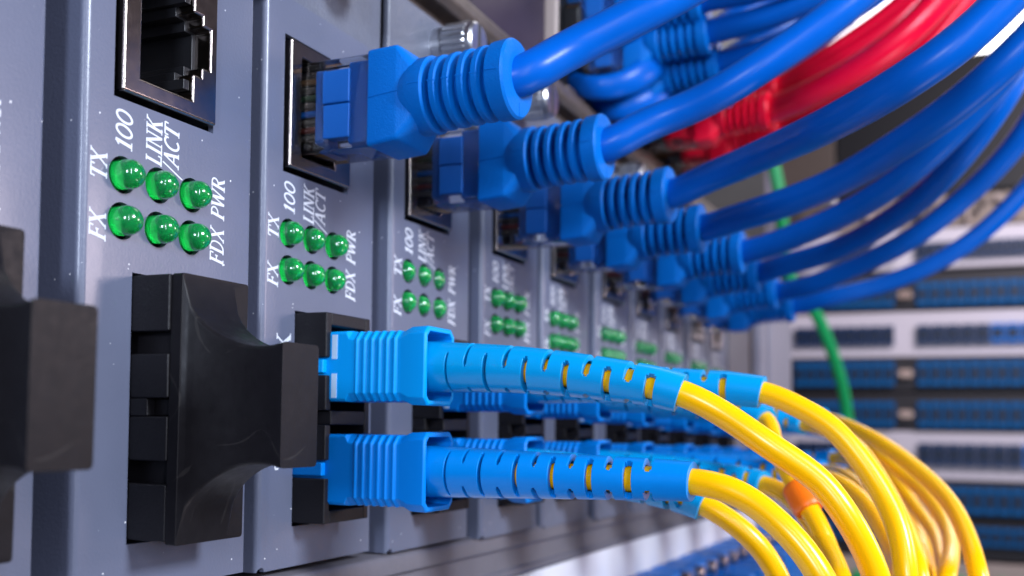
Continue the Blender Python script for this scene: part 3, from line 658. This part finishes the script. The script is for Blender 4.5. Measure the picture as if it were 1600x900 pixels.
# ------------------------------------------------------------------ dark unit above the chassis, with its own plugs
up = thing("upper_network_unit", "dark brown glossy unit above the chassis, out of focus", "network unit", (100, 10, 75)); O = (100, 10, 75)
mb = MB(); mb.box(-60, 130, 6, 20, 74.5, 300); mb.obj("glossy_cover", "brown_gloss", up, O, smooth=0, bevel=.4)
mb = MB(); mb.box(131.3, 132.9, 3.9, 20, 66, 300); mb.obj("beige_divider", "beige_metal", up, O, smooth=0, bevel=.6)
mb = MB(); mb.box(133.5, 380, 5, 20, 66, 300); mb.obj("port_field", "black_metal", up, O, smooth=0, bevel=.3)
for x in range(5):
    mb = MB(); X = 137 + x * 17
    for z in (78,): mb.box(X, X + 13, 1, 4.9, z, z + 13)
    mb.obj("port_block", "jack_plastic", up, O, smooth=0, bevel=.4)
for X, z in ((140, 93), (156, 99)):
    mb = MB(); mb.box(X, X + 6, -1.5, 4.9, z, z + 4.5); mb.obj("blue_port_cover", "connector_blue", up, O, smooth=0, bevel=.4)
mb = MB(); mb.box(133.5, 380, 2, 4.9, 66, 72.5); mb.obj("lower_lip", "brown_metal", up, O, smooth=0, bevel=.4)

def plug_at(end, label, colour, tilt=0., mats=None):
    t = copy_tree(red_plug if mats else proto_plug); t['label'] = label; t['category'] = "network cable"; t['group'] = colour
    t.location = (Vector(end) - Vector((.2, YE, ZE))) * U; return t
red_plug = thing("network_cable", "", "network cable"); plug_parts(red_plug, "boot_red", "boot_red")
BL = {'b1': "blue network cable in the upper unit, upper of the two blurred ribbed boots", 'b2': "blue network cable in the upper unit, lower of the two blurred ribbed boots",
      'b4': "blue network cable leaving the frame at the top edge, highest in the upper unit",
      'b3': "blue network cable in the upper unit just above the red cables"}
for k in ('b1', 'b2', 'b3', 'b4'):
    P = [Vector(q) for q in PATHS[k]]; t = plug_at(P[0], BL[k], "blue network cables of the upper unit"); loc = Vector(t.location) / U
    jacket([P[0] + Vector((0, 5, -.4)), P[0] + Vector((0, -.5, 0))] + P[1:], t, loc, r=2.6)
RL = {1: "red network cable with the most visible ribbed red boot", 2: "red network cable directly below the clearest red boot, darker", 3: "red network cable along the upper edge of the red bundle",
      4: "red network cable along the lower edge of the red bundle, behind the wide blue one", 5: "red network cable in the middle of the red bundle, behind the front ones",
      6: "red network cable deepest in the red bundle, its boot hidden by the clearest one", 7: "red network cable just under the topmost one of the red bundle"}
for k in range(1, 8):
    P = [Vector(q) for q in PATHS['r%d' % k]]
    if k == 1: t = red_plug; t.location = (P[0] - Vector((.2, YE, ZE))) * U; tag(t, RL[1], "network cable", "red network cables")
    else: t = plug_at(P[0], RL[k], "red network cables", mats=True)
    loc = Vector(t.location) / U
    jacket([P[0] + Vector((0, 5, -.4)), P[0] + Vector((0, -.5, 0))] + P[1:], t, loc, m="jacket_red", r=3.3)
for k, lab in (('arc1', "thick blue strap looping out of the dark unit, upper of two"), ('arc2', "thick blue strap looping out of the dark unit, lower of two")):
    P = PATHS[k]; t = MB(); p = Path(P, 1.5); R = []
    for i in range(41):
        c, tt, a, b = p.at(p.l[-1] * i / 40); R.append([c + (1.9 + 1.5 * (1 - i / 40)) * math.cos(q) * a + 1.5 * math.sin(q) * b for q in [2 * math.pi * j / 20 for j in range(20)]])
    t.loft(R); loc = P[0]; o = t.obj("blue_strap", "jacket_blue", None, loc, smooth=60); o.location = Vector(loc) * U; tag(o, lab, "cable strap", "blue straps at the upper unit")
p = Path(PATHS['green'], 4); mb = MB(); tube(mb, p, 3.1, n=20, step=4); loc = PATHS['green'][-1]
o = mb.obj("green_cable", "jacket_green", None, loc, smooth=60); o.location = Vector(loc) * U; tag(o, "green cable hanging down in front of the blurred patch panels", "cable")

# ------------------------------------------------------------------ patch rack across the aisle, facing the camera's way (plane x = const)
RX = 1150.
def Yp(u): return 117.5 - (u - 1235) * .672
def Zp(v): return 172 - (v - 430) * .733
def px_box(mb, u0, u1, v0, v1, x0, x1): mb.box(x0, x1, Yp(u1), Yp(u0), Zp(v1), Zp(v0)); return mb
def two_mat(o, m2, nfirst):
    o.data.materials.append(MATS[m2])
    for p_ in list(o.data.polygons)[nfirst:]: p_.material_index = 1
def patch_panel(label, v0, v1, pv0, pv1, plate, dark, n=12, bright=()):
    vc = (v0 + v1) / 2; O = (RX, 0, Zp(v1)); t = thing("patch_panel", label, "patch panel", O, "patch panels in the rear rack")
    mb = MB(); px_box(mb, 1232, 1890, v0, v1, RX, RX + 30); mb.obj("front_plate", plate, t, O, smooth=0, bevel=1.5)
    for g, (ga, gb) in enumerate(((1245, 1405), (1438, 1612), (1645, 1810))):
        wd = (gb - ga) / n
        for k in range(n):
            if ga + k * wd > 1650: break
            a = ga + k * wd + wd * .06; b = ga + (k + 1) * wd - wd * .06; mb = MB()
            px_box(mb, a, b, pv0, pv1, RX - 7, RX - .3); n1 = 6
            cv = (pv0 + pv1) / 2; q = (pv1 - pv0) * .27
            px_box(mb, a + wd * .12, b - wd * .12, cv - q, cv + q, RX - 7.6, RX - 7.1)
            o = mb.obj("port", "adapter_bright" if (g, k) in bright else ("adapter_blue" if dark else "adapter_navy"), t, O, smooth=0)
            two_mat(o, "adapter_hole", 6)
        for dx in (0, 9):
            c = gb + 12 + dx
            if c < 1640 and dark:
                mb = MB(); z = Zp((pv0 + pv1) / 2); mb.cyl((RX - .2, Yp(c), z), (RX - 9, Yp(c), z), 4.2, n=20); mb.obj("knob", "bronze", t, O, smooth=40)
    return t
patch_panel("white patch panel, topmost and partly behind the blue cables", 368, 428, 390, 414, "panel_white", False)
patch_panel("black patch panel with blue ports between the two upper white ones", 433, 489, 450, 484, "panel_black", True, 9)
patch_panel("white patch panel crossed by the green cable", 492, 560, 513, 541, "panel_white", False, 8, bright=((1, 5), (1, 6), (1, 7)))
patch_panel("black patch panel directly below the white one the green cable crosses", 562, 612, 567, 603, "panel_black", True, 9)
patch_panel("black patch panel where the green cable ends, above the lower white panel", 614, 669, 627, 664, "panel_black", True, 9)
patch_panel("lower white patch panel, right of the yellow cables", 671, 742, 688, 720, "panel_white", False, 8, bright=((1, 7),))
patch_panel("black patch panel below the lower white panel", 745, 797, 751, 789, "panel_black", True, 9)
patch_panel("lowest black patch panel, beside the falling yellow cables", 800, 856, 808, 834, "panel_black", True, 10)
t = thing("lower_shelf_unit", "beige unit under the patch panels with green plugs", "rack unit", (RX, 0, Zp(960))); O = (RX, 0, Zp(960))
mb = MB(); px_box(mb, 1232, 1890, 860, 1000, RX, RX + 30); mb.obj("front_plate", "beige_metal", t, O, smooth=0, bevel=1.5)
for u in (1345, 1378, 1460, 1500, 1557, 1597, 1630):
    mb = MB(); px_box(mb, u - 8, u + 8, 880, 930, RX - 14, RX - .3); mb.obj("green_plug", "jacket_green", t, O, smooth=0, bevel=3)
t = thing("cable_tray", "blurred tan cable tray with tangled wires above the patch panels", "cable tray", (RX, 0, Zp(366))); O = (RX, 0, Zp(366))
mb = MB(); px_box(mb, 1232, 1890, 318, 365, RX + 6, RX + 30); mb.obj("tray_body", "clutter_tan", t, O, smooth=0, bevel=1.5)
for k in range(26):
    u = 1240 + k * 15 + random.uniform(-5, 5); mb = MB(); v = random.uniform(322, 345)
    px_box(mb, u, u + random.uniform(5, 11), v, v + random.uniform(8, 18), RX - 4, RX + 5.5); mb.obj("tray_clip", random.choice(("beige_metal", "black_metal", "brown_metal")), t, O, smooth=0, bevel=1)
t = thing("rack_cabinet", "dark cabinet housing in the background above the patch panels", "cabinet", (RX, 0, 0)); O = (RX, 0, 0)
mb = MB(); px_box(mb, 1312, 1890, 106, 314, RX + 4, RX + 34); mb.obj("header_panel", "black_metal", t, O, smooth=0, bevel=2)
mb = MB(); px_box(mb, 1150, 1310, 60, 330, RX + 8, RX + 34); mb.obj("side_panel", "brown_metal", t, O, smooth=0, bevel=2)
mb = MB(); px_box(mb, 900, 1890, 330, 1300, RX + 45, RX + 60); mb.obj("rear_panel", "black_metal", t, O, smooth=0)
for u in (1168, 1196):
    mb = MB(); px_box(mb, u, u + 16, 60, 1000, RX - 10, RX + 7); mb.obj("cabinet_upright", "post_paint" if u > 1180 else "brown_metal", t, O, smooth=0, bevel=2)
mb = MB(); px_box(mb, 1282, 1318, 300, 332, RX - 60, RX - 30); o = mb.obj("white_tag", "wall_white", t, O, smooth=0, bevel=2)
mb = MB(); mb.box(1900, 1930, -1500, 900, -600, 1500); o = struct(mb.obj("wall", "wall_white", None, (0, 0, 0), smooth=0))
mb = MB(); mb.box(-600, 1900, -1500, 900, -620, -601); o = struct(mb.obj("floor", "floor_grey", None, (0, 0, 0), smooth=0))
